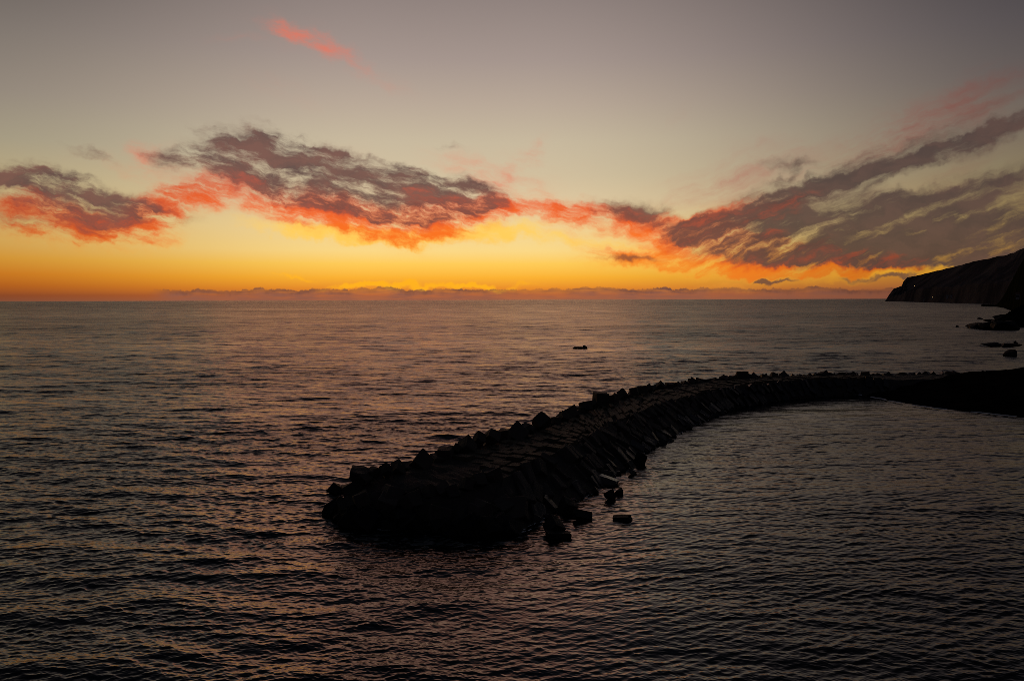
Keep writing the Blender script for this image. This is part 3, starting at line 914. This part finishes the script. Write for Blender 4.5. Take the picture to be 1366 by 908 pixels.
POINT = Polar([(1300, 580, 437.5, .01), (1308, 577, 434.5, .02), (1318, 572, 430.5, .04), (1330, 565, 426, .07), (1340, 560, 420, .14), (1352, 552, 412, .4), (1366, 545, 405), (1420, 480, 380), (1600, 380, 330), (2400, 300, 300)], 1.35, 0.5, 0.5)
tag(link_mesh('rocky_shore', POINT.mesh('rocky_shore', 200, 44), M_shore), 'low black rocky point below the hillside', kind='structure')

# pebble beach at the root of the breakwater
BX = [(60, 150.0), (80, 124.0), (92, 111.0), (110, 99.5), (125, 91.5), (134, 85.8), (145, 77.6), (154, 74.8), (163, 73.6), (170, 72.5), (182, 84.0), (190, 112.0), (215, 150.0), (260, 185.0), (330, 235.0)]


def build_beach():
    ys = np.linspace(60, 330, 200); us = np.concatenate([np.linspace(-6, 30, 60), np.linspace(32, 160, 30)])
    co = []
    for y in ys:
        xs = float(np.interp(y, [p[0] for p in BX], [p[1] for p in BX]))
        for u in us:
            x = xs + u
            h = 0.17 * u if u < 22 else 3.74 + (u - 22) * 0.10
            if y > 172: h = min(h, 3.4) if y < 186 else h * 0.55
            h += 0.35 * mnoise.fractal(Vector((x, y, 1)) * 0.25, 0.9, 2.0, 5) * min(1, max(0.1, (u + 3) / 8))
            co.append((x, y, h))
    idx = np.arange(len(ys) * len(us)).reshape(len(ys), len(us))
    f = np.stack([idx[:-1, :-1], idx[:-1, 1:], idx[1:, 1:], idx[1:, :-1]], -1).reshape(-1, 4)
    return mesh_np('beach', np.array(co), f)


tag(link_mesh('beach', build_beach(), M_shore), 'dark pebble beach at the root of the breakwater', kind='structure')


def build_foam():
    bm = bmesh.new(); r = random.Random(9)
    prev = None
    for i in range(260):
        y = 166 - i * 0.19
        xs = float(np.interp(y, [p[0] for p in BX], [p[1] for p in BX]))
        a = 0.55 + 0.7 * mnoise.noise(Vector((y * 0.4, 5, 0))) + 0.5 * mnoise.noise(Vector((y * 1.7, 2, 0)))
        gap = mnoise.noise(Vector((y * 0.23, 8, 3))) < -0.12
        o = -1.2 + 0.9 * mnoise.noise(Vector((y * 0.3, 1, 7)))
        w = max(0.08, a)
        cur = [bm.verts.new((xs + o - w * 0.5, y, 0.16)), bm.verts.new((xs + o, y, 0.30)), bm.verts.new((xs + o + w * 0.5, y, 0.16))]
        if prev and not gap:
            bm.faces.new((prev[0], prev[1], cur[1], cur[0])); bm.faces.new((prev[1], prev[2], cur[2], cur[1]))
        prev = cur
    # flecks of wash between the blocks round the head and along the lee toe
    for i in range(230):
        t = r.uniform(0.0, 8.5) if i % 3 else r.uniform(0.0, 3.0)
        W, B = lerp_poly(LEE, t), lerp_poly(BAY, t)
        if mnoise.noise(W * 0.35) < -0.05: continue
        c = W + (W - B).normalized() * (0.15 + abs(r.gauss(0, 0.35)))
        n = tangent(LEE, t); q = Vector((-n.y, n.x, 0))
        la, lb = r.uniform(0.12, 0.5), r.uniform(0.03, 0.10)
        k = 7
        ring = [bm.verts.new((*(c + n * la * math.cos(6.283 * j / k) * r.uniform(.6, 1.2) + q * lb * math.sin(6.283 * j / k) * r.uniform(.6, 1.3)).xy, 0.14)) for j in range(k)]
        bm.faces.new(ring)
    me = bpy.data.meshes.new('foam'); bm.to_mesh(me); bm.free()
    return me


M_foam = material('sea_foam', lambda nt: principled(nt, (0.75, 0.75, 0.74), 0.9))
tag(link_mesh('foam', build_foam(), M_foam), 'thin broken foam along the beach and the foot of the breakwater', kind='stuff')

# rocks along the shore on the right
G_SH = 'small black rocks off the rocky point'
for (px, py, w, h, flat) in [(1296, 436.5, 12, 3, 1), (1303, 438.5, 14, 5, 0), (1313, 438.5, 20, 8, 0), (1326, 439, 24, 10, 0), (1340, 440, 26, 12, 0), (1355, 440, 26, 12, 0), (1321, 428.5, 9, 3, 1), (1333, 433, 14, 8, 0), (1347, 428, 20, 9, 0)]:
    rock_at(px, py, w, h, rb.choice(FLATS if flat else BOULD), M_rock, 'black rock in the jumble at the foot of the rocky point under the hillside', group=G_SH)
rock_at(1278, 436, 5, 2, FLATS[1], M_rock, 'tiny outlying rock awash off the rocky point, farthest from the shore')
rock_at(1309, 426.5, 9, 3, BOULD[2], M_rock, 'small rounded rock standing clear of the water behind the rocky point')
rock_at(1332, 462.5, 32, 5.2, FLATS[0], M_rock, 'long low black reef between the rocky point and the breakwater', Euler((0, 0, 0.1)))
rock_at(1354, 463, 30, 4.8, FLATS[3], M_rock, 'low reef at the frame edge joined to the long one', Euler((0, 0, 0.1)))
rock_at(1356.5, 459.5, 5, 5, BOULD[6], M_rock, 'knob of rock poking up behind the low reef')
rock_at(1355, 476, 20, 10, FLATS[2], M_rock, 'single large black boulder in the water beyond the root of the breakwater', Euler((0, 0, 0.4)), sink=0.9)

# ------------------------------------------------------------------ houses on the headland, some with a lit window
M_wall = material('pale_house_wall', lambda nt: principled(nt, (0.62, 0.58, 0.54), 0.85))
M_roof = material('roof_tiles', lambda nt: principled(nt, (0.22, 0.10, 0.07), 0.9))
M_lit = material('lit_window', lambda nt: principled(nt, (0.2, 0.15, 0.1), 0.5, emis=(1.0, 0.62, 0.24), estr=3.0))
M_dimw = material('dark_window', lambda nt: principled(nt, (0.02, 0.02, 0.025), 0.1))


def box(bm, cx, cy, cz, sx, sy, sz):
    m = Matrix.Translation((cx, cy, cz)) @ Matrix.Diagonal((sx, sy, sz, 1))
    bmesh.ops.create_cube(bm, size=1.0, matrix=m)


def bm_obj(name, fn, mat, parent):
    bm = bmesh.new(); fn(bm)
    me = bpy.data.meshes.new(name); bm.to_mesh(me); bm.free()
    return link_mesh(name, me, mat, parent)


def gable(bm, w, d, z, h):
    v = [bm.verts.new(c) for c in ((-w, -d, z), (w, -d, z), (w, d, z), (-w, d, z), (-w, 0, z + h), (w, 0, z + h))]
    for f in ((0, 1, 5, 4), (2, 3, 4, 5), (0, 4, 3), (1, 2, 5), (3, 2, 1, 0)): bm.faces.new([v[i] for i in f])


def house(terr, px, py, lit, label, w=11.0, ww=3.2, wh=2.4, base=13.0):
    p = terr.seen(px, py)
    root = bpy.data.objects.new('house', None); col.objects.link(root)
    c_ = Vector((0, 0, CAM_H)); q = c_ + (p - c_) * (1.0 - 6.0 / p.y)
    root.location = (q.x, q.y, q.z - 3.6)
    root.rotation_euler = (0, 0, -math.atan2(p.x, p.y))
    tag(root, label, 'house')
    bm_obj('wall', lambda b: box(b, 0, 4, (6 - base) / 2, w, 16, 6 + base), M_wall, root)
    bm_obj('roof', lambda b: gable(b, w / 2 + 0.4, 4.4, 6.003, 2.2), M_roof, root)
    for k in (-1, 1):
        on = lit and k == 1
        bm_obj('window', lambda b: box(b, k * w * 0.25, -4.04, 3.6, ww, 0.1, wh), M_lit if on else M_dimw, root)
    return root


house(HEAD, 1219.5, 381.5, True, 'house with a lit window high on the cliff end of the headland', ww=2.0, wh=1.8)
house(HEAD, 1245, 396.5, True, 'brightest lit house low on the headland near the sea', ww=4.5, wh=4.0)
house(HEAD, 1234, 399, True, 'faintly lit house lowest on the headland, left of the brightest one', ww=2.0, wh=1.6)
house(HEAD, 1266, 394, False, 'unlit pale house on the lower slope of the headland', w=16)
house(HEAD, 1271, 393.5, False, 'second unlit pale house, touching the first on its right', w=12)
house(HEAD, 1281, 369, False, 'pale unlit house highest up the headland slope', w=14)
house(HILL, 1361, 395, False, 'grey unlit house on the near black hillside', w=8, base=1.0)
